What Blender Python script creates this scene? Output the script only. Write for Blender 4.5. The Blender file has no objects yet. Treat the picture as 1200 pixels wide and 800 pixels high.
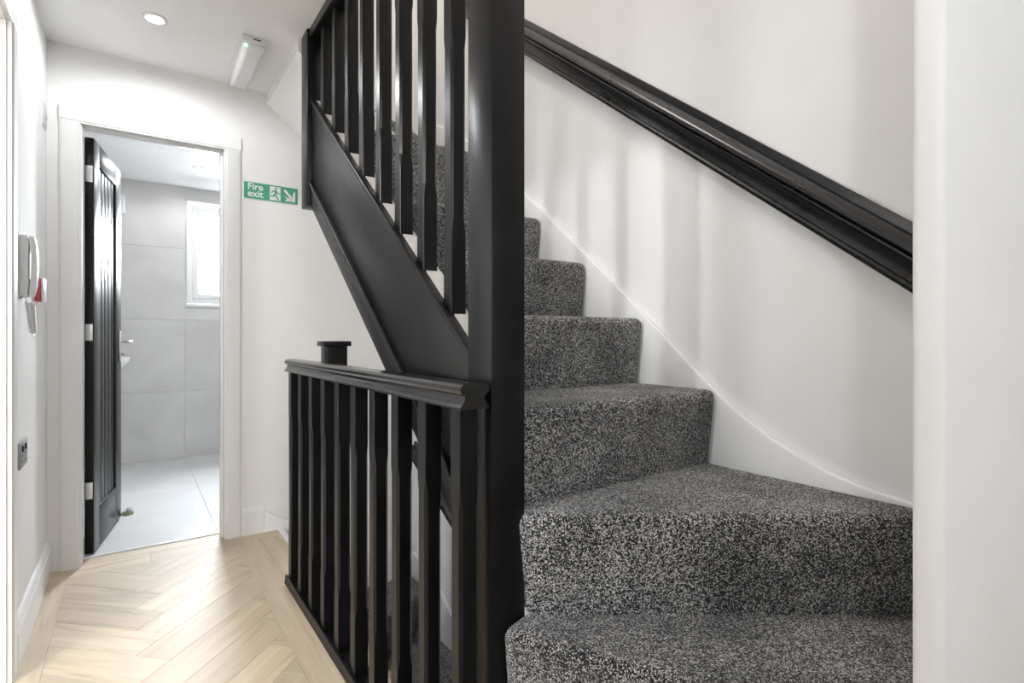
import bpy, bmesh, math, random
from mathutils import Vector, Matrix
random.seed(7)
S = bpy.context.scene
COL = S.collection

# ------------------------------------------------------------------ camera
CAM_Z = 1.035
cam_d = bpy.data.cameras.new('camera')
cam = bpy.data.objects.new('camera', cam_d); COL.objects.link(cam)
cam.location = (0, 0, CAM_Z)
cam.rotation_euler = (math.radians(90), 0, -math.radians(35.41))
cam_d.sensor_width = 36.0
cam_d.lens = 626.0 / 1200.0 * 36.0
cam_d.shift_y = -5.0 / 1200.0
cam_d.clip_start = 0.02
S.camera = cam

# ------------------------------------------------------------------ view, world, lights
vs = S.view_settings
vs.view_transform = 'Standard'; vs.look = 'None'; vs.exposure = 0.74; vs.gamma = 1.0
vs.use_curve_mapping = False
W = bpy.data.worlds.new('daylight'); S.world = W; W.use_nodes = True
W.node_tree.nodes['Background'].inputs[0].default_value = (0.93, 0.96, 1.0, 1)
W.node_tree.nodes['Background'].inputs[1].default_value = 1.5

def area(name, loc, rot, sx, sy, watts, col):
    d = bpy.data.lights.new(name, 'AREA'); d.shape = 'RECTANGLE'; d.size = sx; d.size_y = sy
    d.energy = watts; d.color = col
    o = bpy.data.objects.new(name, d); COL.objects.link(o); o.location = loc; o.rotation_euler = rot
    return o
R90 = math.pi / 2
# daylight arriving at the bathroom window; unseen landing and room windows get added fill
area('bathroom_window_daylight', (0.69, 6.02, 2.12), (-math.radians(62), 0, 0), 0.85, 0.95, 180, (0.88, 0.94, 1.0))
area('landing_window_fill', (0.25, -1.78, 1.45), (R90, 0, 0), 1.05, 1.25, 4, (0.95, 0.97, 1.0))  # added fill from behind the camera, through an assumed window
area('room_window_fill', (-3.30, 0.85, 1.55), (0, -R90, 0), 1.25, 1.35, 38, (0.95, 0.97, 1.0))  # added fill through an assumed window of the left room
GLOBE_FILL_W = 50  # strength of the added lamp in the left room
HALL_SPOT_W = 16
STAIR_LAMP_W = 22
BATH_SPOT_W = 14

# ------------------------------------------------------------------ materials
def nt(name):
    m = bpy.data.materials.new(name); m.use_nodes = True
    t = m.node_tree; b = t.nodes['Principled BSDF']
    return m, t, b
def N(t, kind, **kw):
    n = t.nodes.new(kind)
    for k, v in kw.items():
        if k.startswith('i_'):
            key = k[2:]; key = int(key) if key.isdigit() else key
            n.inputs[key].default_value = v
        else: setattr(n, k, v)
    return n
def coords(t, scale=None):
    tc = N(t, 'ShaderNodeTexCoord')
    if scale is None: return tc.outputs['Object']
    mp = N(t, 'ShaderNodeMapping'); mp.inputs['Scale'].default_value = scale
    t.links.new(tc.outputs['Object'], mp.inputs['Vector']); return mp.outputs['Vector']
def ramp(t, fac, stops):
    r = N(t, 'ShaderNodeValToRGB'); e = r.color_ramp.elements
    while len(e) < len(stops): e.new(0.5)
    for x, (p, c) in zip(e, stops): x.position = p; x.color = (*c, 1)
    t.links.new(fac, r.inputs['Fac']); return r.outputs['Color']
def bump(t, b, h, strength, dist):
    n = N(t, 'ShaderNodeBump'); n.inputs['Strength'].default_value = strength; n.inputs['Distance'].default_value = dist
    t.links.new(h, n.inputs['Height']); t.links.new(n.outputs['Normal'], b.inputs['Normal'])
def simple(name, col, rough=0.5, metal=0.0, noise=0.0, scale=30, bmp=0.0, spec=0.5):
    m, t, b = nt(name)
    b.inputs['Base Color'].default_value = (*col, 1); b.inputs['Roughness'].default_value = rough
    b.inputs['Metallic'].default_value = metal; b.inputs['Specular IOR Level'].default_value = spec
    v = coords(t); nz = N(t, 'ShaderNodeTexNoise'); nz.inputs['Scale'].default_value = scale; nz.inputs['Detail'].default_value = 4
    t.links.new(v, nz.inputs['Vector'])
    if noise:
        c0 = tuple(max(0, x * (1 - noise)) for x in col); c1 = tuple(min(1, x * (1 + noise)) for x in col)
        t.links.new(ramp(t, nz.outputs['Fac'], [(0.3, c0), (0.7, c1)]), b.inputs['Base Color'])
    if bmp: bump(t, b, nz.outputs['Fac'], bmp, 0.002)
    return m

M = {}
M['wall'] = simple('white_emulsion', (0.87, 0.865, 0.855), 0.75, noise=0.012, scale=8, bmp=0.05, spec=0.25)
M['ceil'] = simple('ceiling_white', (0.92, 0.92, 0.92), 0.8, noise=0.01, scale=6, spec=0.2)
M['gloss'] = simple('white_satin_woodwork', (0.87, 0.87, 0.865), 0.32, noise=0.01, scale=14)
M['cream'] = simple('cream_primed_wood', (0.66, 0.63, 0.60), 0.6, noise=0.08, scale=40)
M['plastic'] = simple('white_plastic', (0.80, 0.80, 0.80), 0.3, noise=0.01)
M['greyplastic'] = simple('grey_plastic', (0.56, 0.57, 0.58), 0.4, noise=0.03)
M['palegrey'] = simple('pale_grey_plastic', (0.76, 0.77, 0.78), 0.4, noise=0.02)
M['red'] = simple('red_plastic', (0.55, 0.07, 0.08), 0.35, noise=0.05)
M['chrome'] = simple('brushed_chrome', (0.72, 0.71, 0.69), 0.28, 1.0, noise=0.05, scale=90)
M['steelplate'] = simple('brushed_steel_plate', (0.33, 0.33, 0.34), 0.45, 0.7, noise=0.15, scale=120)
M['black'] = simple('black_plastic', (0.015, 0.015, 0.015), 0.4, noise=0.1)
M['brass'] = simple('aged_brass', (0.30, 0.29, 0.20), 0.4, 0.8, noise=0.2, scale=80)
M['green'] = simple('sign_green', (0.07, 0.37, 0.21), 0.45, noise=0.03)
M['signwhite'] = simple('sign_white', (0.82, 0.84, 0.82), 0.45, noise=0.01)
M['ceramic'] = simple('white_ceramic', (0.82, 0.82, 0.82), 0.12, noise=0.01)
M['grout'] = simple('grey_grout', (0.66, 0.66, 0.65), 0.85, noise=0.06, scale=60)
M['subfloor'] = simple('dark_subfloor', (0.36, 0.29, 0.21), 0.9, noise=0.1)

def black_paint(name='black_satin_paint', r0=0.25, r1=0.38, bs=0.12, sp=0.27):
    m, t, b = nt(name)
    v = coords(t)
    n1 = N(t, 'ShaderNodeTexNoise', i_Scale=9.0, i_Detail=6.0); t.links.new(v, n1.inputs['Vector'])
    vb = coords(t, (140, 140, 9)); n2 = N(t, 'ShaderNodeTexNoise', i_Scale=1.0, i_Detail=3.0); t.links.new(vb, n2.inputs['Vector'])
    n3 = N(t, 'ShaderNodeTexNoise', i_Scale=210.0, i_Detail=2.0); t.links.new(v, n3.inputs['Vector'])
    t.links.new(ramp(t, n1.outputs['Fac'], [(0.3, (0.004, 0.004, 0.0043)), (0.75, (0.0085, 0.0085, 0.009))]), b.inputs['Base Color'])
    r = N(t, 'ShaderNodeMapRange'); r.inputs['To Min'].default_value = r0; r.inputs['To Max'].default_value = r1
    t.links.new(n1.outputs['Fac'], r.inputs['Value']); t.links.new(r.outputs[0], b.inputs['Roughness'])
    b.inputs['Specular IOR Level'].default_value = sp
    mx = N(t, 'ShaderNodeMath', operation='ADD'); t.links.new(n2.outputs['Fac'], mx.inputs[0]); t.links.new(n3.outputs['Fac'], mx.inputs[1])
    bump(t, b, mx.outputs[0], bs, 0.0012)
    return m
M['paint'] = black_paint()
M['railpaint'] = black_paint('black_gloss_rail_paint', 0.24, 0.33, 0.05, 0.65)
M['polishedpaint'] = black_paint('black_polished_rail_paint', 0.13, 0.20, 0.03, 0.6)

def carpet():
    m, t, b = nt('speckled_charcoal_carpet')
    v = coords(t)
    nz = N(t, 'ShaderNodeTexNoise', i_Scale=160.0, i_Detail=2.0); t.links.new(v, nz.inputs['Vector'])
    off = N(t, 'ShaderNodeVectorMath', operation='SCALE'); t.links.new(nz.outputs['Color'], off.inputs[0]); off.inputs['Scale'].default_value = 0.006
    ad = N(t, 'ShaderNodeVectorMath', operation='ADD'); t.links.new(v, ad.inputs[0]); t.links.new(off.outputs[0], ad.inputs[1])
    vo = N(t, 'ShaderNodeTexVoronoi', i_Scale=440.0); t.links.new(ad.outputs[0], vo.inputs['Vector'])
    sep = N(t, 'ShaderNodeSeparateColor'); t.links.new(vo.outputs['Color'], sep.inputs[0])
    big = N(t, 'ShaderNodeTexNoise', i_Scale=7.0, i_Detail=3.0); t.links.new(v, big.inputs['Vector'])
    mr = N(t, 'ShaderNodeMapRange'); mr.inputs['From Min'].default_value = 0.3; mr.inputs['From Max'].default_value = 0.7
    mr.inputs['To Min'].default_value = -0.10; mr.inputs['To Max'].default_value = 0.10
    t.links.new(big.outputs['Fac'], mr.inputs['Value'])
    a = N(t, 'ShaderNodeMath', operation='ADD'); t.links.new(sep.outputs[0], a.inputs[0]); t.links.new(mr.outputs[0], a.inputs[1])
    c = ramp(t, a.outputs[0], [(0.0, (0.005, 0.005, 0.006)), (0.46, (0.012, 0.012, 0.013)), (0.60, (0.09, 0.089, 0.087)), (0.72, (0.42, 0.415, 0.405)), (1.0, (0.82, 0.81, 0.79))])
    t.links.new(c, b.inputs['Base Color'])
    b.inputs['Roughness'].default_value = 0.95; b.inputs['Specular IOR Level'].default_value = 0.1
    b.inputs['Sheen Weight'].default_value = 0.25; b.inputs['Sheen Roughness'].default_value = 0.5
    inv = N(t, 'ShaderNodeMath', operation='SUBTRACT'); inv.inputs[0].default_value = 1.0; t.links.new(vo.outputs['Distance'], inv.inputs[1])
    s2 = N(t, 'ShaderNodeMath', operation='ADD'); t.links.new(inv.outputs[0], s2.inputs[0]); t.links.new(sep.outputs[1], s2.inputs[1])
    bump(t, b, s2.outputs[0], 0.75, 0.004)
    return m
M['carpet'] = carpet()

def oak():
    m, t, b = nt('pale_oak_plank')
    info = N(t, 'ShaderNodeObjectInfo')
    tc = N(t, 'ShaderNodeTexCoord')
    rnd = N(t, 'ShaderNodeMath', operation='MULTIPLY'); rnd.inputs[1].default_value = 37.0; t.links.new(info.outputs['Random'], rnd.inputs[0])
    cmb = N(t, 'ShaderNodeCombineXYZ'); t.links.new(rnd.outputs[0], cmb.inputs[0]); t.links.new(rnd.outputs[0], cmb.inputs[1]); t.links.new(rnd.outputs[0], cmb.inputs[2])
    ad = N(t, 'ShaderNodeVectorMath', operation='ADD'); t.links.new(tc.outputs['Object'], ad.inputs[0]); t.links.new(cmb.outputs[0], ad.inputs[1])
    mp = N(t, 'ShaderNodeMapping'); mp.inputs['Scale'].default_value = (2.2, 22, 6); t.links.new(ad.outputs[0], mp.inputs['Vector'])
    n1 = N(t, 'ShaderNodeTexNoise', i_Scale=1.0, i_Detail=5.0, i_Distortion=0.6); t.links.new(mp.outputs[0], n1.inputs['Vector'])
    mp2 = N(t, 'ShaderNodeMapping'); mp2.inputs['Scale'].default_value = (9, 170, 20); t.links.new(ad.outputs[0], mp2.inputs['Vector'])
    n2 = N(t, 'ShaderNodeTexNoise', i_Scale=1.0, i_Detail=3.0); t.links.new(mp2.outputs[0], n2.inputs['Vector'])
    g = N(t, 'ShaderNodeMath', operation='MULTIPLY_ADD'); t.links.new(n2.outputs['Fac'], g.inputs[0]); g.inputs[1].default_value = 0.35; t.links.new(n1.outputs['Fac'], g.inputs[2])
    col = ramp(t, g.outputs[0], [(0.42, (0.40, 0.305, 0.20)), (0.62, (0.54, 0.43, 0.30)), (0.85, (0.61, 0.505, 0.375))])
    hs = N(t, 'ShaderNodeHueSaturation'); t.links.new(col, hs.inputs['Color'])
    mr = N(t, 'ShaderNodeMapRange'); mr.inputs['To Min'].default_value = 0.86; mr.inputs['To Max'].default_value = 1.12
    t.links.new(info.outputs['Random'], mr.inputs['Value']); t.links.new(mr.outputs[0], hs.inputs['Value'])
    t.links.new(hs.outputs[0], b.inputs['Base Color'])
    b.inputs['Roughness'].default_value = 0.52
    b.inputs['Coat Weight'].default_value = 0.35; b.inputs['Coat Roughness'].default_value = 0.5
    b.inputs['Specular IOR Level'].default_value = 0.5
    bump(t, b, n2.outputs['Fac'], 0.10, 0.001)
    return m
M['oak'] = oak()

def stone(name, c0, c1, rough, sc=2.2):
    m, t, b = nt(name)
    info = N(t, 'ShaderNodeObjectInfo'); tc = N(t, 'ShaderNodeTexCoord')
    rnd = N(t, 'ShaderNodeMath', operation='MULTIPLY'); rnd.inputs[1].default_value = 19.0; t.links.new(info.outputs['Random'], rnd.inputs[0])
    cmb = N(t, 'ShaderNodeCombineXYZ'); t.links.new(rnd.outputs[0], cmb.inputs[0]); t.links.new(rnd.outputs[0], cmb.inputs[2])
    ad = N(t, 'ShaderNodeVectorMath', operation='ADD'); t.links.new(tc.outputs['Object'], ad.inputs[0]); t.links.new(cmb.outputs[0], ad.inputs[1])
    n1 = N(t, 'ShaderNodeTexNoise', i_Scale=sc, i_Detail=7.0, i_Roughness=0.6, i_Distortion=0.5); t.links.new(ad.outputs[0], n1.inputs['Vector'])
    t.links.new(ramp(t, n1.outputs['Fac'], [(0.3, c0), (0.7, c1)]), b.inputs['Base Color'])
    b.inputs['Roughness'].default_value = rough
    bump(t, b, n1.outputs['Fac'], 0.03, 0.002)
    return m
M['walltile'] = stone('grey_concrete_wall_tile', (0.55, 0.54, 0.525), (0.66, 0.65, 0.635), 0.42)
M['floortile'] = stone('pale_grey_floor_tile', (0.55, 0.55, 0.55), (0.66, 0.66, 0.66), 0.38)

def glass_mat():
    m = bpy.data.materials.new('window_glass'); m.use_nodes = True; t = m.node_tree; t.nodes.clear()
    out = N(t, 'ShaderNodeOutputMaterial'); mix = N(t, 'ShaderNodeMixShader'); mix.inputs[0].default_value = 0.06
    tr = N(t, 'ShaderNodeBsdfTransparent'); gl = N(t, 'ShaderNodeBsdfGlossy'); gl.inputs['Roughness'].default_value = 0.05
    t.links.new(tr.outputs[0], mix.inputs[1]); t.links.new(gl.outputs[0], mix.inputs[2]); t.links.new(mix.outputs[0], out.inputs[0])
    return m
M['glass'] = glass_mat()
def emit(name, col, s):
    m, t, b = nt(name)
    b.inputs['Base Color'].default_value = (*col, 1); b.inputs['Emission Color'].default_value = (*col, 1); b.inputs['Emission Strength'].default_value = s
    return m
M['lamp'] = emit('lit_lamp_lens', (1.0, 0.97, 0.92), 9.0)
M['led'] = emit('green_indicator', (0.35, 1.0, 0.6), 1.6)
M['diffuser'] = simple('light_diffuser', (0.82, 0.83, 0.83), 0.25, noise=0.01)

# ------------------------------------------------------------------ mesh helpers
def link(name, me, mat, parent=None, smooth=None):
    o = bpy.data.objects.new(name, me); COL.objects.link(o)
    if mat and not me.materials: me.materials.append(M[mat])
    if parent: o.parent = parent
    return o
def raw(name, verts, faces, mat, parent=None, bev=0.0, seg=2, smooth=False, ang=40):
    me = bpy.data.meshes.new(name); me.from_pydata([tuple(v) for v in verts], [], faces)
    bm = bmesh.new(); bm.from_mesh(me); bmesh.ops.recalc_face_normals(bm, faces=bm.faces)
    if bev:
        es = [e for e in bm.edges if len(e.link_faces) == 2 and e.calc_face_angle(0) > math.radians(25)]
        bmesh.ops.bevel(bm, geom=es, offset=bev, segments=seg, affect='EDGES', profile=0.5, clamp_overlap=True)
        smooth = True
    bm.to_mesh(me); bm.free()
    if smooth:
        me.polygons.foreach_set('use_smooth', [True] * len(me.polygons))
        me.set_sharp_from_angle(angle=math.radians(ang))
    return link(name, me, mat, parent)
def boxgeo(bs):
    V, Fc = [], []
    for (x0, x1, y0, y1, z0, z1) in bs:
        k = len(V)
        V += [(x0,y0,z0),(x1,y0,z0),(x1,y1,z0),(x0,y1,z0),(x0,y0,z1),(x1,y0,z1),(x1,y1,z1),(x0,y1,z1)]
        Fc += [tuple(k+i for i in f) for f in ((0,3,2,1),(4,5,6,7),(0,1,5,4),(1,2,6,5),(2,3,7,6),(3,0,4,7))]
    return V, Fc
def boxes(name, bs, mat, parent=None, bev=0.0, seg=2):
    V, Fc = boxgeo(bs); return raw(name, V, Fc, mat, parent, bev, seg)
def box(name, x0, x1, y0, y1, z0, z1, mat, parent=None, bev=0.0, seg=2):
    return boxes(name, [(x0,x1,y0,y1,z0,z1)], mat, parent, bev, seg)
def prism(name, poly, a0, a1, axis, mat, parent=None, bev=0.0, seg=2, smooth=False, ang=40):
    """poly of 2D points swept between a0 and a1 along axis ('X': points are (y,z); 'Y': (x,z); 'Z': (x,y))"""
    def P(p, a): return {'X': (a, p[0], p[1]), 'Y': (p[0], a, p[1]), 'Z': (p[0], p[1], a)}[axis]
    n = len(poly); V = [P(p, a0) for p in poly] + [P(p, a1) for p in poly]
    Fc = [tuple(range(n)), tuple(range(2*n-1, n-1, -1))] + [(i, (i+1) % n, n + (i+1) % n, n + i) for i in range(n)]
    return raw(name, V, Fc, mat, parent, bev, seg, smooth, ang)
def tube(name, pts, r, mat, parent=None, n=10, closed=False):
    pts = [Vector(p) for p in pts]; V, Fc = [], []; m = len(pts)
    up = Vector((0.123, 0.31, 0.94))
    for i, p in enumerate(pts):
        d = (pts[min(i+1, m-1)] - pts[max(i-1, 0)]).normalized()
        a = d.cross(up).normalized(); b2 = d.cross(a)
        for k in range(n):
            t_ = 2*math.pi*k/n; V.append(p + (a*math.cos(t_) + b2*math.sin(t_))*(r[i] if isinstance(r, (list, tuple)) else r))
    for i in range(m-1):
        for k in range(n): Fc.append((i*n+k, i*n+(k+1) % n, (i+1)*n+(k+1) % n, (i+1)*n+k))
    Fc += [tuple(range(n)), tuple((m-1)*n + k for k in range(n))]
    return raw(name, V, Fc, mat, parent, smooth=True, ang=50)
def lathe(name, prof, c, mat, parent=None, n=24, axis='Z', sgn=1):
    V, Fc = [], []
    for (r, h) in prof:
        for k in range(n):
            t_ = 2*math.pi*k/n; a, b2 = r*math.cos(t_), r*math.sin(t_)
            V.append({'Z': (c[0]+a, c[1]+b2, c[2]+sgn*h), 'X': (c[0]+sgn*h, c[1]+a, c[2]+b2), 'Y': (c[0]+a, c[1]+sgn*h, c[2]+b2)}[axis])
    for i in range(len(prof)-1):
        for k in range(n): Fc.append((i*n+k, i*n+(k+1) % n, (i+1)*n+(k+1) % n, (i+1)*n+k))
    Fc += [tuple(range(n)), tuple((len(prof)-1)*n + k for k in range(n))]
    return raw(name, V, Fc, mat, parent, smooth=True, ang=35)
def empty(name, loc):
    o = bpy.data.objects.new(name, None); COL.objects.link(o); o.location = loc; o.empty_display_size = 0.05
    return o
ORIG = {}
def thing(name, loc, label, cat, group=None):
    o = empty(name, loc); o['label'] = label; o['category'] = cat
    if group: o['group'] = group
    return o
def tag(o, label, cat, group=None):
    o['label'] = label; o['category'] = cat
    if group: o['group'] = group
    return o
def struct(o, label=None, cat=None):
    o['kind'] = 'structure'
    if label: o['label'] = label
    if cat: o['category'] = cat
    return o
bpy.context.view_layer.update()
def adopt(o, parent):
    """parent keeping world placement (parents are unrotated, so only subtract the location)"""
    o.parent = parent; o.matrix_parent_inverse = Matrix.Translation(-parent.location)
    return o

# ------------------------------------------------------------------ dimensions
XL, XR = -0.305, 1.44          # left wall face, right wall face
YF, YB = 3.09, -1.60          # far wall face, rear wall face
ZC = 2.34                     # landing ceiling
RISE = 0.22; FF = 12 * RISE   # floor to floor 2.64
ZT = 4.98; ZB = -FF
EDGE = 0.655                  # landing floor edge above the stairwell
SX = 1.42                     # face of wall string
YN, YN2 = 0.92, 1.015         # main newel
NX0, NX1 = 0.602, 0.688
UY0, UY1 = 2.338, 2.432       # upper newel
PITCH = 0.795

# ------------------------------------------------------------------ structure: walls, ceilings, slabs
DY0, DY1, DH = 0.75, 2.165, 1.98      # doorway in left wall
struct(boxes('wall_left', [(XL-0.12, XL, YB-0.2, DY0, -0.3, ZT), (XL-0.12, XL, DY1, YF+0.11, -0.3, ZT), (XL-0.12, XL, DY0, DY1, DH, ZT), (XL-0.12, XL, YB-0.2, YF+0.11, ZB, -0.3)], 'wall'), 'smooth white wall along the left of the landing', 'wall')
OX0, OX1, OH = -0.205, 0.402, 2.012   # structural opening of bathroom door
struct(boxes('wall_far', [(XL, OX0, YF, YF+0.11, -0.3, ZT), (OX1, XR, YF, YF+0.11, -0.3, ZT), (OX0, OX1, YF, YF+0.11, OH, ZT), (XL, XR, YF, YF+0.11, ZB, -0.3)], 'wall'), 'white end wall around the bathroom doorway', 'wall')
struct(box('wall_right', XR, XR+0.12, YB-0.2, YF+0.11, ZB, ZT, 'wall'), 'tall white stairwell wall behind the carpeted stairs', 'wall')
struct(box('wall_near', 0.75, XR, 0.209, 0.242, ZB, ZT, 'wall', bev=0.009, seg=4), 'white wall end at the right edge beside the lowest steps', 'wall')
WX0, WX1, WZ0, WZ1 = -0.27, 0.77, 0.85, 2.05
struct(boxes('wall_rear', [(XL, WX0, YB-0.14, YB, ZB, ZT), (WX1, XR, YB-0.14, YB, ZB, ZT), (WX0, WX1, YB-0.14, YB, ZB, WZ0), (WX0, WX1, YB-0.14, YB, WZ1, ZT)], 'wall'), 'white wall behind the viewpoint with an added window', 'wall')
w = struct(boxes('added_landing_window', [(WX0, WX0+0.06, YB-0.10, YB-0.04, WZ0, WZ1), (WX1-0.06, WX1, YB-0.10, YB-0.04, WZ0, WZ1), (WX0+0.06, WX1-0.06, YB-0.10, YB-0.04, WZ0, WZ0+0.06), (WX0+0.06, WX1-0.06, YB-0.10, YB-0.04, WZ1-0.06, WZ1)], 'plastic'), 'added landing window behind the viewpoint, unseen, to let light in', 'window')  # assumed window, added as an opening for the fill behind the camera
box('pane', WX0+0.06, WX1-0.06, YB-0.072, YB-0.066, WZ0+0.06, WZ1-0.06, 'glass', w)
# ceiling slab of the landing with the stairwell opening, roof over everything
CX = 0.613
struct(boxes('ceiling', [(XL, CX, YB, UY1, ZC, FF), (CX, XR, YB, 0.209, ZC, FF), (XL, 0.588, UY1, YF, ZC, FF)], 'ceil'), 'flat white landing ceiling', 'ceiling')
struct(box('ceiling_upper', XL, XR, YB, YF, ZT, ZT+0.1, 'ceil'), 'white ceiling above the upper stairwell', 'ceiling')
# sloping soffit below the top winders and below the flight
z_s = 2.28; x_s = 0.588
so = prism('ceiling_soffit', [(x_s, ZC), (x_s, z_s), (XR, z_s-0.8*(XR-x_s)), (XR, z_s-0.8*(XR-x_s)+0.10), (x_s+0.03, z_s+0.07), (x_s+0.03, ZC)], UY1, YF, 'Y', 'wall')
struct(so, 'white sloping soffit under the turning stairs by the end wall', 'soffit')
struct(box('floor_lower', XL, XR, YB, YF, ZB-0.1, ZB, 'subfloor'), 'floor at the bottom of the lower stairs', 'floor')

# ------------------------------------------------------------------ floor with herringbone planks
fl = struct(boxes('floor', [(XL, EDGE, YB, YF, -0.3, -0.006), (EDGE, XR, YB, 0.93, -0.3, -0.006), (OX0, OX1, YF, YF+0.11, -0.3, -0.006)], 'subfloor'), 'pale oak herringbone floor of the landing', 'floor')
def clip(poly, a, b, c):     # keep a*x+b*y<=c
    out = []
    for i in range(len(poly)):
        p, q = poly[i], poly[(i+1) % len(poly)]
        dp, dq = a*p[0]+b*p[1]-c, a*q[0]+b*q[1]-c
        if dp <= 0: out.append(p)
        if (dp < 0 < dq) or (dq < 0 < dp):
            s = dp/(dp-dq); out.append((p[0]+s*(q[0]-p[0]), p[1]+s*(q[1]-p[1])))
    return out
def parea(p): return 0.5*sum(p[i][0]*p[(i+1) % len(p)][1]-p[(i+1) % len(p)][0]*p[i][1] for i in range(len(p)))
CACHE = {}
def plank(poly, ang, parent, mat='oak', top=0.0, th=0.006, gap=0.0002, ch=0.0007, name='plank'):
    if len(poly) < 3 or abs(parea(poly)) < 0.0004: return
    if parea(poly) < 0: poly = poly[::-1]
    cx = sum(p[0] for p in poly)/len(poly); cy = sum(p[1] for p in poly)/len(poly)
    ca, sa = math.cos(-ang), math.sin(-ang)
    loc = [((x-cx)*ca-(y-cy)*sa, (x-cx)*sa+(y-cy)*ca) for x, y in poly]
    key = (mat, tuple((round(x, 4), round(y, 4)) for x, y in loc))
    me = CACHE.get(key)
    if me is None:
        def inset(P, d):
            for i in range(len(P)):
                pass
            out = []
            n = len(P)
            for i in range(n):
                p0, p1, p2 = Vector(P[i-1]), Vector(P[i]), Vector(P[(i+1) % n])
                e1 = (p1-p0); e2 = (p2-p1)
                if e1.length < 1e-5 or e2.length < 1e-5: out.append(tuple(p1)); continue
                e1.normalize(); e2.normalize()
                n1 = Vector((-e1.y, e1.x)); n2 = Vector((-e2.y, e2.x)); bb = n1+n2
                if bb.length < 1e-4: out.append(tuple(p1 + n1*d)); continue
                bb.normalize(); out.append(tuple(p1 + bb*(d/max(0.3, bb.dot(n1)))))
            return out
        a = inset(loc, gap); b2 = inset(loc, gap+ch); n = len(loc)
        V = [(x, y, -th) for x, y in a] + [(x, y, -ch) for x, y in a] + [(x, y, 0) for x, y in b2]
        Fc = [tuple(range(2*n, 3*n)), tuple(range(n-1, -1, -1))]
        for r in (0, 1):
            Fc += [(r*n+i, r*n+(i+1) % n, (r+1)*n+(i+1) % n, (r+1)*n+i) for i in range(n)]
        me = bpy.data.meshes.new(name); me.from_pydata(V, [], Fc); me.materials.append(M[mat]); CACHE[key] = me
    o = bpy.data.objects.new(name, me); COL.objects.link(o)
    o.location = (cx, cy, top); o.rotation_euler = (0, 0, ang); o.parent = parent
    return o
PW, PN = 0.13, 4; PL = PW*PN
SP_X, SP_Y = 0.10, 2.40      # a spine point of the zigzag
c45 = math.sqrt(0.5)
def rot45(u, v): return (SP_X + (u-v)*c45, SP_Y + (u+v)*c45)
BXL, BXR, BYF = -0.228, 0.432, 2.982
regions = [(BXL, BXR, 0.90, BYF), (BXL, 0.60, 0.20, 0.90), (BXL, XR, YB, 0.20)]
for kx in range(-60, 61):
    for mm in range(-6, 7):
        H_ = (kx + 2*PN*mm, kx, PN, 1, math.pi/4)
        V_ = (kx, kx - 2*PN*mm - (2*PN-1), 1, PN, 3*math.pi/4)
        for (u0, v0, du, dv, an) in (H_, V_):
            q = [rot45(PW*u, PW*v) for u, v in ((u0, v0), (u0+du, v0), (u0+du, v0+dv), (u0, v0+dv))]
            for (x0, x1, y0, y1) in regions:
                if max(p[0] for p in q) < x0 or min(p[0] for p in q) > x1 or max(p[1] for p in q) < y0 or min(p[1] for p in q) > y1: continue
                p = clip(clip(clip(clip(q, -1, 0, -x0), 1, 0, x1), 0, -1, -y0), 0, 1, y1)
                plank(p, an, fl)
def strip(x0, x1, y0, y1, ang): plank([(x0,y0),(x1,y0),(x1,y1),(x0,y1)], ang, fl)
for y0, y1 in ((YB, -0.3), (-0.3, 0.95), (0.95, 2.0), (2.0, BYF)): strip(XL, BXL, y0, y1, R90)
for y0, y1 in ((0.90, 1.45), (1.45, 2.36), (2.36, BYF)): strip(BXR, EDGE-0.018, y0, y1, R90)
for x0, x1 in ((XL, 0.072), (0.072, EDGE-0.018)): strip(x0, x1, BYF, YF, 0)
strip(OX0, OX1, YF, YF+0.095, 0)
tn = struct(boxes('trim_1', [(EDGE-0.018, EDGE+0.012, UY1-0.05, YF, -0.04, 0.004), (EDGE, EDGE+0.012, YN2, YF, -0.30, -0.04)], 'gloss', bev=0.003), 'white nosing strip along the landing edge at the stairs down', 'trim')

# ------------------------------------------------------------------ skirting and door casings
def skirt(name, pts_path, label, h=0.205, t=0.016):
    pass
SK = 0.142
def skirt_prof(h=SK, t=0.016): return [(0, 0), (t, 0), (t, h-0.034), (t-0.004, h-0.028), (t-0.004, h-0.010), (t-0.009, h), (0, h)]
def skirt_x(name, x0, x1, y, label, h=SK):     # on a wall facing -Y
    struct(prism(name, [(y-d, z) for d, z in skirt_prof(h)], x0, x1, 'X', 'gloss', smooth=True, ang=30), label, 'skirting')
def skirt_y(name, y0, y1, x, label, h=SK):     # on a wall facing +X
    struct(prism(name, [(x+d, z) for d, z in skirt_prof(h)], y0, y1, 'Y', 'gloss', smooth=True, ang=30), label, 'skirting')
skirt_y('baseboard_left', DY1+0.08, YF, XL, 'white moulded skirting along the left wall')
skirt_y('baseboard_left_near', YB, DY0-0.08, XL, 'white skirting behind the viewpoint on the left wall')
skirt_x('baseboard_far', 0.462, 0.570, YF, 'short white skirting between bathroom casing and stairs down', h=0.142)
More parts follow.
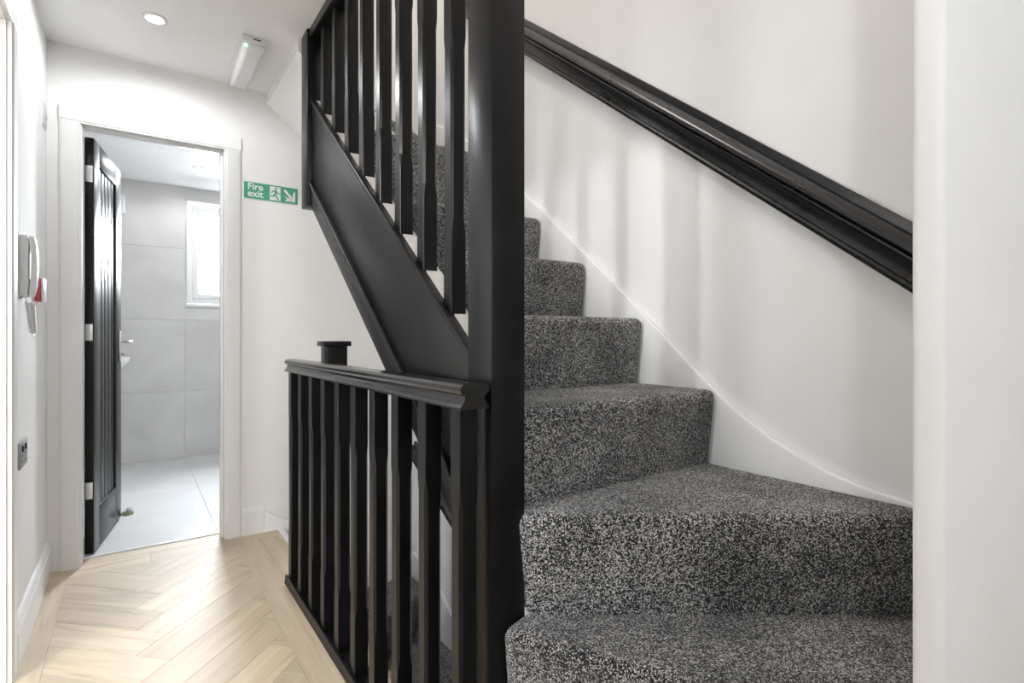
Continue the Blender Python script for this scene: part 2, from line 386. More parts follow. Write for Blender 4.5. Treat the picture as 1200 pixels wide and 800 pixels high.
# casing of the bathroom door
AX0, AX1, AH = -0.190, 0.388, 1.997
def arch_prof(w, t): return [(0, 0), (0, t*0.75), (0.006, t*0.75), (0.010, t), (w-0.012, t), (w-0.005, t*0.8), (w, t*0.55), (w, 0)]
casing = struct(empty('trim_2', (0.1, YF, 0)), 'white casing and lining around the bathroom doorway', 'door frame')
WA, TA = 0.073, 0.013
def addpart(o, parent): return adopt(o, parent)
addpart(prism('jamb_casing', [(AX0-d, YF-e) for d, e in arch_prof(WA, TA)], 0, AH+0.002, 'Z', 'gloss', smooth=True, ang=30), casing)
addpart(prism('jamb_casing', [(AX1+d, YF-e) for d, e in arch_prof(WA, TA)], 0, AH+0.002, 'Z', 'gloss', smooth=True, ang=30), casing)
addpart(prism('head_casing', [(YF-e, AH+d) for d, e in arch_prof(WA, TA)], AX0-WA, AX1+WA, 'X', 'gloss', smooth=True, ang=30), casing)
addpart(box('lining', OX0, AX0+0.005, YF, YF+0.11, 0, OH, 'gloss'), casing)
addpart(box('lining', AX1-0.005, OX1, YF, YF+0.11, 0, OH, 'gloss'), casing)
addpart(box('lining', AX0+0.005, AX1-0.005, YF, YF+0.11, AH+0.004, OH, 'gloss'), casing)
addpart(box('door_stop_strip', AX1-0.017, AX1-0.005, YF+0.03, YF+0.07, 0, AH-0.008, 'gloss', bev=0.002), casing)
addpart(box('door_stop_strip', AX0+0.005, AX1-0.005, YF+0.03, YF+0.07, AH-0.008, AH+0.004, 'gloss', bev=0.002), casing)
struct(box('trim_3', AX0+0.005, AX1-0.005, YF+0.095, YF+0.118, -0.01, 0.006, 'plastic', bev=0.003), 'bright white threshold strip at the bathroom door', 'threshold')
# doorway in the left wall, closed white door set back in it
dcase = struct(empty('trim_4', (XL, 1.63, 0)), 'white casing of the doorway at the left edge', 'door frame')
addpart(prism('jamb_casing', [(XL+e, DY1+d) for d, e in arch_prof(0.08, 0.016)], 0, DH, 'Z', 'gloss', smooth=True, ang=30), dcase)
addpart(prism('jamb_casing', [(XL+e, DY0-d) for d, e in arch_prof(0.08, 0.016)], 0, DH, 'Z', 'gloss', smooth=True, ang=30), dcase)
addpart(prism('head_casing', [(XL+e, DH+d) for d, e in arch_prof(0.08, 0.016)], DY0-0.08, DY1+0.08, 'Y', 'gloss', smooth=True, ang=30), dcase)
addpart(boxes('lining', [(XL-0.12, XL, DY1-0.004, DY1+0.02, 0, DH+0.02), (XL-0.12, XL, DY0-0.02, DY0+0.004, 0, DH+0.02), (XL-0.12, XL, DY0, DY1, DH-0.004, DH+0.02)], 'gloss'), dcase)
addpart(boxes('door_stop_strip', [(XL-0.065, XL-0.03, DY1-0.017, DY1-0.004, 0, DH), (XL-0.065, XL-0.03, DY0+0.004, DY0+0.017, 0, DH)], 'gloss', bev=0.002), dcase)
dl = struct(empty('door_2', (XL-0.13, DY1-0.02, 0.005)), 'white door standing open inside the room at the left edge', 'door')
dl.rotation_euler = (0, 0, math.radians(176))
for nm, (x0, x1, z0, z1, a, b2) in {'leaf': (0, 0.80, 0.006, DH-0.006, 0.0, 0.035)}.items():
    o = box(nm, x0, x1, a, b2, z0, z1, 'gloss', dl, bev=0.002)
RX0, RY0_, RY1_ = -3.0, -0.30, 2.90
XLo = XL-0.12
struct(box('floor_room', RX0, XLo, RY0_, RY1_, -0.1, 0.0, 'oak'), 'oak floor of the room beyond the left doorway', 'floor')
struct(box('ceiling_room', RX0, XLo, RY0_, RY1_, ZC, ZC+0.1, 'ceil'), 'white ceiling of the room beyond the left doorway', 'ceiling')
struct(boxes('wall_room_side', [(RX0, XLo, RY0_-0.1, RY0_, 0, ZC), (RX0, XLo, RY1_, RY1_+0.1, 0, ZC)], 'wall'), 'white side walls of the room beyond the left doorway', 'wall')
struct(boxes('wall_room_window', [(RX0-0.12, RX0, RY0_, 0.2, 0, ZC), (RX0-0.12, RX0, 1.5, RY1_, 0, ZC), (RX0-0.12, RX0, 0.2, 1.5, 0, 0.9), (RX0-0.12, RX0, 0.2, 1.5, 2.15, ZC)], 'wall'), 'white wall with the added window in the room beyond the left doorway', 'wall')
w3 = struct(boxes('added_room_window', [(RX0-0.09, RX0-0.03, 0.2, 0.26, 0.9, 2.15), (RX0-0.09, RX0-0.03, 1.44, 1.5, 0.9, 2.15), (RX0-0.09, RX0-0.03, 0.26, 1.44, 0.9, 0.96), (RX0-0.09, RX0-0.03, 0.26, 1.44, 2.09, 2.15)], 'plastic'), 'added unseen window letting light into the room beyond the left doorway', 'window')  # assumed window, added so light reaches the landing by the left doorway
box('pane', RX0-0.063, RX0-0.057, 0.26, 1.44, 0.96, 2.09, 'glass', w3)

# ------------------------------------------------------------------ bathroom
BY0, BY1 = YF+0.11, 5.40
BXL_, BXR_ = -0.45, 1.35
BZ = 2.33
struct(boxes('wall_bath_left', [(BXL_-0.1, BXL_, BY0-0.11, BY1+0.12, -0.1, BZ+0.1)], 'walltile'), 'grey tiled bathroom side wall behind the door', 'wall')
struct(boxes('wall_bath_right', [(BXR_, BXR_+0.1, BY0, BY1+0.12, -0.1, BZ+0.1)], 'walltile'), 'grey tiled bathroom side wall beside the window', 'wall')
struct(box('ceiling_bath', BXL_, BXR_, BY0, BY1+0.12, BZ, BZ+0.1, 'ceil'), 'white bathroom ceiling', 'ceiling')
struct(boxes('wall_bath_near', [(BXL_, OX0, BY0-0.005, BY0+0.004, 0, BZ), (OX1, BXR_, BY0-0.005, BY0+0.004, 0, BZ), (OX0, OX1, BY0-0.005, BY0+0.004, OH, BZ)], 'wall'), 'white bathroom side of the doorway wall', 'wall')
QX0, QX1, QZ0, QZ1 = 0.383, 0.995, 1.303, 2.218
wb = struct(boxes('wall_bath_far', [(BXL_, QX0, BY1, BY1+0.14, -0.1, BZ+0.1), (QX1, BXR_, BY1, BY1+0.14, -0.1, BZ+0.1), (QX0, QX1, BY1, BY1+0.14, -0.1, QZ0), (QX0, QX1, BY1, BY1+0.14, QZ1, BZ+0.1)], 'grout'), 'bathroom end wall of large grey concrete-look tiles with window', 'wall')
GX, GZ, TS = 0.371, 0.573, 0.612
def wall_tile(x0, x1, z0, z1):
    g = 0.0011
    if x1-x0 < 0.01 or z1-z0 < 0.01: return
    V, Fc = boxgeo([(-(x1-x0)/2+g, (x1-x0)/2-g, -0.008, 0, -(z1-z0)/2+g, (z1-z0)/2-g)])
    key = ('wt', round(x1-x0, 4), round(z1-z0, 4)); me = CACHE.get(key)
    if me is None:
        me = bpy.data.meshes.new('tile'); me.from_pydata(V, [], Fc); me.materials.append(M['walltile']); CACHE[key] = me
    o = bpy.data.objects.new('tile', me); COL.objects.link(o); o.parent = wb; o.location = ((x0+x1)/2, BY1, (z0+z1)/2)
xs = [BXL_, GX-TS, GX, GX+TS, BXR_]; zs = [0.0, GZ, GZ+TS, GZ+2*TS, BZ]
for i in range(4):
    for j in range(4):
        x0, x1, z0, z1 = xs[i], xs[i+1], zs[j], zs[j+1]
        if x1 <= QX0+0.001 or x0 >= QX1 or z1 <= QZ0 or z0 >= QZ1: wall_tile(x0, x1, z0, z1); continue
        wall_tile(x0, x1, z0, max(z0, min(z1, QZ0))) if z0 < QZ0 else None
        wall_tile(x0, x1, max(z0, QZ1), z1) if z1 > QZ1 else None
        za, zb = max(z0, QZ0), min(z1, QZ1)
        if x0 < QX0: wall_tile(x0, QX0, za, zb)
        if x1 > QX1: wall_tile(max(x0, QX1), x1, za, zb)
bfl = struct(box('floor_bath', BXL_, BXR_, BY0, BY1, -0.1, -0.007, 'grout'), 'pale grey tiled bathroom floor', 'floor')
ys = [BY0, 4.25, BY1-0.008]
for i in range(4):
    for j in range(2):
        plank([(xs[i], ys[j]), (xs[i+1], ys[j]), (xs[i+1], ys[j+1]), (xs[i], ys[j+1])], 0, bfl, 'floortile', 0.0, 0.008, 0.0008, 0.0006, 'tile')
# window
wy = BY1+0.075
win = struct(empty('window_1', (0.69, wy, QZ0)), 'white framed frosted bathroom window, brightly lit', 'window')
F_ = 0.045
addpart(boxes('frame', [(QX0+0.006, QX0+0.006+F_, wy-0.03, wy+0.03, QZ0+0.03, QZ1-0.02), (QX1-0.006-F_, QX1-0.006, wy-0.03, wy+0.03, QZ0+0.03, QZ1-0.02),
                        (QX0+0.006+F_, QX1-0.006-F_, wy-0.03, wy+0.03, QZ0+0.03, QZ0+0.03+F_), (QX0+0.006+F_, QX1-0.006-F_, wy-0.03, wy+0.03, QZ1-0.02-F_, QZ1-0.02)], 'plastic', bev=0.003), win)
addpart(boxes('sash', [(QX0+0.051, QX0+0.091, wy-0.04, wy+0.02, QZ0+0.075, QZ1-0.065), (QX1-0.091, QX1-0.051, wy-0.04, wy+0.02, QZ0+0.075, QZ1-0.065),
                       (QX0+0.091, QX1-0.091, wy-0.04, wy+0.02, QZ0+0.075, QZ0+0.115), (QX0+0.091, QX1-0.091, wy-0.04, wy+0.02, QZ1-0.105, QZ1-0.065)], 'plastic', bev=0.003), win)
addpart(box('pane', QX0+0.091, QX1-0.091, wy-0.006, wy+0.004, QZ0+0.115, QZ1-0.105, 'glass'), win)
addpart(box('sill', QX0-0.004, QX1+0.004, BY1-0.022, wy+0.03, QZ0-0.004, QZ0+0.022, 'plastic', bev=0.004), win)
addpart(boxes('reveal', [(QX0, QX0+0.006, BY1-0.012, wy, QZ0+0.02, QZ1), (QX1-0.006, QX1, BY1-0.012, wy, QZ0+0.02, QZ1), (QX0, QX1, BY1-0.012, wy, QZ1-0.008, QZ1)], 'plastic'), win)
addpart(boxes('handle', [(0.60, 0.66, wy-0.052, wy-0.04, QZ0+0.085, QZ0+0.105), (0.62, 0.72, wy-0.07, wy-0.055, QZ0+0.09, QZ0+0.102)], 'chrome', bev=0.002), win)

# black boarded bathroom door, hinged on the left jamb and swung into the bathroom
door = struct(empty('door_1', (-0.184, 3.222, 0.004)), 'black boarded door standing open into the bathroom', 'door')
door.rotation_euler = (0, 0, math.radians(80.5))
# local: u along leaf (x), thickness y from -0.036 (faces opening) to 0
DL, DTK, DZ0, DZ1 = 0.585, 0.036, 0.006, 1.976
def dpart(o): o.parent = door; return o
def dbox(name, u0, u1, z0, z1, d0, d1, bev=0.0015): return dpart(box(name, u0, u1, d0, d1, z0, z1, 'paint', bev=bev))
ST0, ST1 = 0.105, 0.455
PT, PB = 1.868, 0.205
# visible face is at y=-DTK (towards +X in world)
dbox('stile', 0, ST0, DZ0, DZ1, -DTK, 0); dbox('stile', ST1, DL, DZ0, DZ1, -DTK, 0)
dbox('rail', ST0, ST1, PT, DZ1, -DTK, 0, 0.001); dbox('rail', ST0, ST1, DZ0, PB, -DTK, 0, 0.001)
nb = 5; bw = (ST1-ST0)/nb
for i in range(nb): dbox('board', ST0+i*bw+0.0035, ST0+(i+1)*bw-0.0035, PB, PT, -DTK+0.008, -0.008, 0.003)
dpart(box('backing', ST0, ST1, -DTK+0.014, -0.014, PB, PT, 'paint'))
hd = dpart(box('handle_plate', 0.522, 0.562, -DTK-0.007, -DTK, 0.893, 1.066, 'chrome', bev=0.003))
lev = tube('lever', [(0.542, -DTK-0.005, 1.005), (0.542, -DTK-0.05, 1.005), (0.538, -DTK-0.058, 1.005), (0.525, -DTK-0.06, 1.005), (0.43, -DTK-0.06, 1.003)], 0.0085, 'chrome', hd)
turn = tube('thumb_turn', [(0.542, -DTK-0.006, 0.935), (0.542, -DTK-0.024, 0.935)], 0.009, 'chrome', hd)
for z in (0.265, 1.015, 1.765): dpart(box('hinge', -0.0035, 0.001, -DTK+0.004, -0.004, z, z+0.078, 'chrome', bev=0.001))

# bathroom things
bs = thing('wash_basin', (BXL_, 4.55, 0.76), 'white ceramic wash basin edge showing past the black door', 'basin')
rim = []
def basin_pts(sc, n=20):
    o = [(BXL_, 4.55-0.25*sc)]
    for k in range(n+1):
        a = -math.pi/2 + math.pi*k/n
        o.append((BXL_+0.18*sc+0.26*sc*math.cos(a), 4.55+0.25*sc*math.sin(a)))
    o.append((BXL_, 4.55+0.25*sc)); return o
V = []; Fc = []; rings = [(0.55, 0.74), (0.85, 0.80), (1.0, 0.87), (1.0, 0.895), (0.9, 0.897), (0.8, 0.86), (0.5, 0.80)]
nn = len(basin_pts(1))
for sc, z in rings: V += [(x, y, z) for x, y in basin_pts(sc)]
for i in range(len(rings)-1): Fc += [(i*nn+k, i*nn+(k+1) % nn, (i+1)*nn+(k+1) % nn, (i+1)*nn+k) for k in range(nn)]
Fc += [tuple(range(nn)), tuple((len(rings)-1)*nn+k for k in range(nn))]
adopt(raw('bowl', V, Fc, 'ceramic', smooth=True, ang=45), bs)
adopt(tube('tap', [(BXL_+0.06, 4.55, 0.88), (BXL_+0.06, 4.55, 1.0), (BXL_+0.08, 4.55, 1.03), (BXL_+0.16, 4.55, 1.02)], 0.014, 'chrome'), bs)
fan = thing('extractor_fan', (-0.12, BY1-0.008, 2.11), 'small white extractor cover high on the bathroom tiles', 'fan')
adopt(box('cover', -0.20, -0.045, BY1-0.033, BY1-0.008, 2.04, 2.19, 'plastic', bev=0.006), fan)
adopt(boxes('grille', [(-0.18, -0.065, BY1-0.037, BY1-0.032, 2.06+k*0.018, 2.068+k*0.018) for k in range(6)], 'greyplastic'), fan)
ds = thing('door_stop', (-0.028, 3.845, 0), 'small metal door stop on the bathroom tiles by the black door', 'door stop')
adopt(lathe('base', [(0.030, 0.0), (0.030, 0.010), (0.026, 0.016), (0.012, 0.020)], (-0.022, 3.85, 0.0), 'brass', n=20), ds)
adopt(lathe('buffer', [(0.012, 0.018), (0.016, 0.022), (0.016, 0.034), (0.011, 0.040)], (-0.014, 3.85, 0.0), 'greyplastic', n=16), ds)

# ------------------------------------------------------------------ carpeted stairs
def step_mesh(name, front, back, z0, z1, parent, extra=0.03, set_=0.026, bev=0.027):
    """front: [p0,p1] nosing line (p0 newel end), back: plan points behind, in order p1 side -> p0 side"""
    p0, p1 = Vector(front[0]), Vector(front[1])
    d = (p1-p0).normalized(); n = Vector((-d.y, d.x))
    cb = sum((Vector(q) for q in back), Vector((0, 0)))/len(back)
    if (cb-p0).dot(n) < 0: n = -n
    top = [p0, p1] + [Vector(q) for q in back]
    bot = [p0+n*set_, p1+n*set_] + [Vector(q) for q in back]
    for q in bot + top: q.y = min(q.y, YF-0.004)
    k = len(top)
    V = [(p.x, p.y, (z0-extra) if i < 2 else z1-0.07) for i, p in enumerate(bot)] + [(p.x, p.y, z1) for p in top]
    Fc = [tuple(range(k-1, -1, -1)), tuple(range(k, 2*k))] + [(i, (i+1) % k, k+(i+1) % k, k+i) for i in range(k)]
    return raw(name, V, Fc, 'carpet', parent, bev=bev, seg=4, ang=60)
G = 0.278; Y4 = 0.938
def flight(root, z, xin, k0, k1):
    def st(k, front, back):
        if k0 <= k <= k1: adopt(step_mesh('carpeted_step', front, back, z+(k-1)*RISE, z+k*RISE, None, extra=0.0 if k == 11 else 0.03), root)
    # winders at the foot
    nearY = 0.243
    r3a, r3b = (0.672, 0.900), (SX, 0.900-(SX-0.672)*0.712)
    st(1, ((0.585, 0.905), (0.585, nearY)), [(1.00, nearY), (0.70, 0.90)])
    st(2, ((0.610, 0.905), (0.930, nearY)), [(SX, nearY), (SX, r3b[1]+0.06), (0.700, 0.940)])
    st(3, (r3a, r3b), [(SX, Y4+0.06), (0.668, Y4+0.06)])
    for k in range(4, 9):
        y = Y4 + (k-4)*G
        x0 = 0.692 if k == 4 else xin
        st(k, ((x0, y), (SX, y)), [(SX, y+G+0.06), (x0, y+G+0.06)])
    y9 = Y4+5*G
    st(9, ((xin, y9), (SX, y9)), [(SX, 2.92), (0.70 if xin < 0.7 else xin, 2.46)])
    st(10, ((0.695, 2.44), (SX, 2.845)), [(SX, (YF-0.004)), (1.00, (YF-0.004)), (0.69, 2.50)])
    st(11, ((0.690, 2.455), (1.045, (YF-0.004))), [(EDGE-0.02, (YF-0.004)), (EDGE-0.02, 2.46)])

stair = thing('staircase', (1.0, 1.6, 0.0), 'carpeted stairs with black newels and balusters climbing beside the white wall', 'staircase')
flight(stair, 0.0, 0.672, 1, 11)
# main newel and upper newel
adopt(box('newel_post', NX0, NX1, YN, YN2, -0.30, ZC, 'paint', bev=0.0025), stair)
adopt(box('newel_post', NX0, NX1, UY0, UY1, 1.593, ZC, 'paint', bev=0.0025), stair)
adopt(box('head_rail', 0.610, 0.678, YN2, UY0, 2.300, ZC, 'paint', bev=0.004), stair)
# outer string: board, moulded lower apron
def zt(y): return 1.016 + 0.797*(y-1.05)
def para(y0, y1, a0, a1): return [(y0, zt(y0)+a0), (y1, zt(y1)+a0), (y1, zt(y1)+a1), (y0, zt(y0)+a1)]
adopt(prism('string_board', para(YN2-0.002, UY0+0.002, -0.345, 0.0), 0.621, 0.640, 'X', 'paint', bev=0.002), stair)
adopt(prism('string_edge_bead', para(YN2-0.001, UY0+0.001, -0.018, 0.004), 0.613, 0.634, 'X', 'paint', bev=0.005, seg=3), stair)
adopt(prism('apron_board', para(YN2-0.001, UY0+0.001, -0.445, -0.350), 0.612, 0.640, 'X', 'paint', bev=0.002), stair)
adopt(prism('apron_bead', para(YN2-0.001, UY0+0.001, -0.366, -0.342), 0.606, 0.634, 'X', 'paint', bev=0.006, seg=3), stair)
adopt(prism('inner_string', para(YN2, UY0, -0.40, 0.002), 0.640, 0.684, 'X', 'cream'), stair)
adopt(prism('soffit_board', para(YN2+0.002, UY1, -0.44, -0.42), 0.641, SX, 'X', 'wall'), stair)
# wall string with swept foot
curve = [(0.243, 0.655), (0.36, 0.657), (0.464, 0.665), (0.538, 0.674), (0.613, 0.691), (0.695, 0.720), (0.787, 0.763), (0.889, 0.827), (1.003, 0.917), (1.132, 1.030), (1.278, 1.158), (1.446, 1.300), (1.640, 1.460), (1.906, 1.672), (2.30, 1.985)]
topc = curve + [(2.45, 2.09), (2.56, 2.145), (2.69, 2.225), (2.85, 2.30), (3.07, 2.34), (YF-0.003, 2.34)]
def wstring(z, lo=0.2, c0=topc):
    poly = [(y, h+z) for y, h in c0] + [(YF-0.003, c0[-1][1]+z-0.55), (2.3, 1.45+z), (1.0, 0.42+z), (0.243, 0.10+z)]
    return poly
ws = adopt(prism('wall_string', wstring(0), SX, XR-0.0005, 'X', 'gloss', bev=0.005, seg=3), stair)
# balusters: square with a stop-chamfered middle
def baluster(name, cx, cy, z0, z1, c0, c1, parent, h=0.0205, slope=0.0):
    rings = [(z0, .0018), (c0-0.03, .0018), (c0, .0065), (c1, .0065), (c1+0.03, .0018), (z1, .0018)]
    V, Fc = [], []
    for z, c in rings:
        for sx, sy in ((1,-1),(1,1),(-1,1),(-1,-1)):
            a = (cx+sx*h, cy+sy*(h-c)); b2 = (cx+sx*(h-c), cy+sy*h)
            for p in ((a, b2) if sx*sy > 0 else (b2, a)):
                zz = z + (slope*(p[1]-cy) if z == z0 else 0); V.append((p[0], p[1], zz))
    for i in range(len(rings)-1): Fc += [(i*8+k, i*8+(k+1) % 8, (i+1)*8+(k+1) % 8, (i+1)*8+k) for k in range(8)]
    Fc += [tuple(range(8)), tuple((len(rings)-1)*8+k for k in range(8))]
    return adopt(raw(name, V, Fc, 'paint'), parent)
for i in range(8):
    cy = 1.163 + i*0.1525
    zb = zt(cy)
    baluster('baluster', 0.6525, cy, zb-0.004, 2.304, zb+0.22, zb+0.64, stair, slope=0.797)

# wall handrail with moulded profile
HP = [(0, 1.0), (.014, 1.0), (.016, .985), (.016, .835), (.022, .832), (.034, .80), (.044, .755), (.052, .70), (.057, .65), (.058, .61), (.053, .57), (.045, .55), (.050, .52), (.051, .485), (.040, .44), (.031, .36), (.027, .25), (.025, .15), (.031, .13), (.034, .08), (.031, .02), (.022, 0), (0, 0)]
def wall_rail(name, y0, z0, y1, z1, xw, H, parent):
    """profile heights measured vertically at constant y"""
    V = []; n = len(HP)
    for (y, z) in ((y0, z0), (y1, z1)): V += [(xw-d, y, z+h*H) for d, h in HP]
    Fc = [(i, (i+1) % n, n+(i+1) % n, n+i) for i in range(n)] + [tuple(range(n)), tuple(range(2*n-1, n-1, -1))]
    return raw(name, V, Fc, 'railpaint', parent, smooth=True, ang=28)
hr = wall_rail('wall_handrail', 0.26, 1.136+(0.26-0.458)*0.80, 2.62, 1.136+(2.62-0.458)*0.80, XR-0.001, 0.158, None)
tag(hr, 'black moulded handrail running up the white wall above the stairs', 'handrail')

# ------------------------------------------------------------------ lower stairs seen through the landing balusters
low = thing('staircase', (1.05, 1.8, -2.60), 'carpeted stairs going down beneath the landing balustrade', 'staircase')
flight(low, -FF, 0.715, 4, 11)
lnw = adopt(box('newel_post', 0.668, 0.756, 2.286, 2.374, -0.72, 0.998, 'paint', bev=0.003), low)
cp = raw('newel_cap', *boxgeo([(0.655, 0.769, 2.273, 2.387, 0.997, 1.018)]), 'paint', None, bev=0.003); cp.parent = lnw; cp.matrix_parent_inverse = lnw.matrix_parent_inverse.copy()
cp.matrix_parent_inverse = Matrix.Identity(4)
def zl(y): return zt(y)-FF
adopt(prism('string_board', [(1.1, zl(1.1)-0.34), (2.30, zl(2.30)-0.34), (2.30, zl(2.30)+0.02), (1.1, zl(1.1)+0.02)], 0.690, 0.715, 'X', 'paint', bev=0.002), low)
adopt(prism('wall_string', wstring(-FF), SX, XR-0.0005, 'X', 'gloss', bev=0.005, seg=3), low)
adopt(prism('wall_string', [(0.571, 0.115), (0.70, 0.032), (0.9, -0.08), (1.15, -0.19), (SX, -0.29), (SX, -0.75), (0.9, -0.6), (0.571, -0.30)], YF-0.016, YF-0.003, 'Y', 'gloss', bev=0.003), low)
lh = wall_rail('wall_handrail', 1.60, 0.240-1.36*0.55, 3.05, 0.240+0.08*0.40, XR-0.001, 0.118, None)
tag(lh, 'short piece of black handrail glimpsed low between the landing balusters', 'handrail')

# ------------------------------------------------------------------ landing balustrade
lb = thing('landing_balustrade', (0.556, 1.65, 0.0), 'low black landing balustrade with moulded rail in front of the newel', 'balustrade')
CB = 0.5555
RY0, RY1 = 0.908, 2.388
RP = [(-.0325, 0), (-.0335, .005), (-.026, .013), (-.0225, .021), (-.0235, .027), (-.030, .031), (-.0335, .037), (-.0325, .044), (-.026, .0495), (-.012, .052)]
rp = RP + [(-x, z) for x, z in RP[::-1]]
hrl = prism('handrail', [(CB+x, 0.892+z) for x, z in rp], RY0, RY1, 'Y', 'polishedpaint', smooth=True, ang=25); adopt(hrl, lb)
adopt(boxes('base_rail', [(CB-0.0325, CB+0.0325, RY0+0.01, RY1, 0.0, 0.026)], 'paint', bev=0.004), lb)
adopt(boxes('base_rail_lip', [(CB-0.0315, CB-0.0215, RY0+0.01, RY1, 0.024, 0.036), (CB+0.0215, CB+0.0315, RY0+0.01, RY1, 0.024, 0.036)], 'paint', bev=0.003), lb)
adopt(box('base_fillet', CB-0.0345, CB-0.031, RY0+0.01, RY1, 0.0, 0.012, 'paint', bev=0.0015), lb)
for i in range(10):
    cy = 0.952 + i*0.1556
    baluster('baluster', CB, cy, 0.024, 0.894, 0.235, 0.685, lb)

# ------------------------------------------------------------------ fire exit sign
sg = thing('fire_exit_sign', (0.609, YF, 1.808), 'green fire exit sign on the white wall beside the bathroom door', 'sign')
SX0, SX1, SZ0, SZ1 = 0.474, 0.744, 1.764, 1.853
adopt(box('sign_plate', SX0, SX1, YF-0.004, YF-0.0003, SZ0, SZ1, 'signwhite', bev=0.001), sg)
adopt(box('green_field', SX0+0.0015, SX1-0.0015, YF-0.0046, YF-0.0038, SZ0+0.0015, SZ1-0.0015, 'green'), sg)
def flat(name, polys, mat='signwhite', y=YF-0.0052, th=0.0008):
    V, Fc = [], []
    for p in polys:
        k = len(V); n = len(p); V += [(x, y, z) for x, z in p] + [(x, y+th, z) for x, z in p]
        Fc += [tuple(k+i for i in range(n)), tuple(k+n+i for i in range(n-1, -1, -1))] + [(k+i, k+(i+1) % n, k+n+(i+1) % n, k+n+i) for i in range(n)]
    return adopt(raw(name, V, Fc, mat), sg)
def text_mesh(name, body, size, x, z, y):
    cu = bpy.data.curves.new(name, 'FONT'); cu.body = body; cu.size = size; cu.extrude = 0.0004; cu.space_character = 1.0; cu.offset = 0.0009
    tmp = bpy.data.objects.new('tmp', cu); COL.objects.link(tmp)
    dg = bpy.context.evaluated_depsgraph_get(); me = bpy.data.meshes.new_from_object(tmp.evaluated_get(dg))
    bpy.data.objects.remove(tmp)
    me.name = name; me.materials.clear(); me.materials.append(M['signwhite'])
    o = bpy.data.objects.new(name, me); COL.objects.link(o); o.location = (x, y, z); o.rotation_euler = (R90, 0, 0)
    o.location = (x-sg.location.x, y-sg.location.y, z-sg.location.z); o.parent = sg
    return o
text_mesh('lettering', 'Fire', 0.049, SX0+0.018, 1.8135, YF-0.0053)
text_mesh('lettering', 'exit', 0.049, SX0+0.018, 1.7765, YF-0.0053)
u0 = SX0+0.127; px = lambda u: u0+u*0.054; pz = lambda v: SZ0+0.008+v*0.073
flat('pictogram_panel', [[(px(0), pz(0)), (px(1), pz(0)), (px(1), pz(1)), (px(0), pz(1))]])
fig = [[(0.56+0.10*math.cos(a*math.pi/5), 0.86+0.085*math.sin(a*math.pi/5)) for a in range(10)],
       [(0.36, 0.72), (0.62, 0.76), (0.70, 0.66), (0.56, 0.42), (0.38, 0.44), (0.46, 0.62)],
       [(0.36, 0.72), (0.44, 0.66), (0.24, 0.56), (0.20, 0.46), (0.12, 0.50), (0.18, 0.64)],
       [(0.62, 0.76), (0.70, 0.66), (0.80, 0.54), (0.97, 0.58), (0.97, 0.50), (0.78, 0.45), (0.66, 0.56)],
       [(0.38, 0.44), (0.52, 0.42), (0.40, 0.24), (0.06, 0.24), (0.06, 0.33), (0.32, 0.35)],
       [(0.42, 0.46), (0.58, 0.42), (0.72, 0.28), (0.86, 0.04), (0.76, 0.02), (0.60, 0.20)]]
flat('running_figure', [[(px(a), pz(b2)) for a, b2 in p] for p in fig], 'green', y=YF-0.0059)
ax = lambda u: SX0+0.196+u*0.060; az = lambda v: SZ0+0.012+v*0.066
flat('arrow', [[(ax(a), az(b2)) for a, b2 in ((0.0, 0.82), (0.14, 0.98), (0.60, 0.52), (0.60, 0.40), (0.48, 0.36))], [(ax(a), az(b2)) for a, b2 in ((0.0, 0.40), (0.40, 0.26), (0.66, 0.14), (1.0, 0.0), (0.10, 0.0), (0.30, 0.18))],
               [(ax(a), az(b2)) for a, b2 in ((0.48, 0.36), (0.60, 0.40), (0.66, 0.14), (0.40, 0.20))], [(ax(a), az(b2)) for a, b2 in ((1.0, 0.0), (1.0, 0.90), (0.82, 0.70), (0.78, 0.30), (0.64, 0.14))], [(ax(a), az(b2)) for a, b2 in ((0.60, 0.52), (0.82, 0.34), (0.70, 0.10), (0.50, 0.30))]])

# ------------------------------------------------------------------ wall fittings on the left wall
ic = thing('door_entry_phone', (XL, 2.42, 1.273), 'white and grey door entry handset on the left wall', 'intercom')
IY0, IY1 = 2.378, 2.468
adopt(prism('base', [(XL, 1.171), (XL+0.022, 1.171), (XL+0.024, 1.213), (XL+0.024, 1.363), (XL+0.020, 1.375), (XL, 1.375)], IY0, IY1, 'Y', 'palegrey', bev=0.003), ic)
hs_o = [(XL+0.025, 1.173), (XL+0.036, 1.173), (XL+0.043, 1.213), (XL+0.046, 1.273), (XL+0.044, 1.333), (XL+0.038, 1.371), (XL+0.025, 1.373), (XL+0.025, 1.348), (XL+0.029, 1.313), (XL+0.029, 1.238), (XL+0.025, 1.203)]
adopt(prism('handset', hs_o, IY0+0.002, IY0+0.050, 'Y', 'plastic', bev=0.003), ic)
def coil(a, b2, turns, rr, wob=0.0):
    a, b2 = Vector(a), Vector(b2); o = []
    d = (b2-a).normalized(); s1 = d.cross(Vector((1, 0, 0))).normalized(); s2 = d.cross(s1)
    for k in range(turns*8+1):
        t_ = k/(turns*8); o.append(a.lerp(b2, t_) + s1*rr*math.cos(k*math.pi/4) + s2*rr*math.sin(k*math.pi/4))
    return o
cyy = IY0+0.02
adopt(tube('cord', [(XL+0.012, cyy, 1.173), (XL+0.016, cyy, 1.158)] + coil((XL+0.018, cyy, 1.153), (XL+0.030, cyy, 1.048), 20, 0.005) + [(XL+0.034, cyy, 1.041)] + coil((XL+0.036, cyy+0.012, 1.048), (XL+0.030, cyy+0.014, 1.153), 20, 0.005) + [(XL+0.031, cyy+0.008, 1.163), (XL+0.032, cyy+0.004, 1.176)], 0.0022, 'plastic', n=6), ic)
cpnt = thing('fire_alarm_call_point', (XL, 2.765, 1.217), 'small red fire alarm box with clear cover beside the handset', 'alarm box')
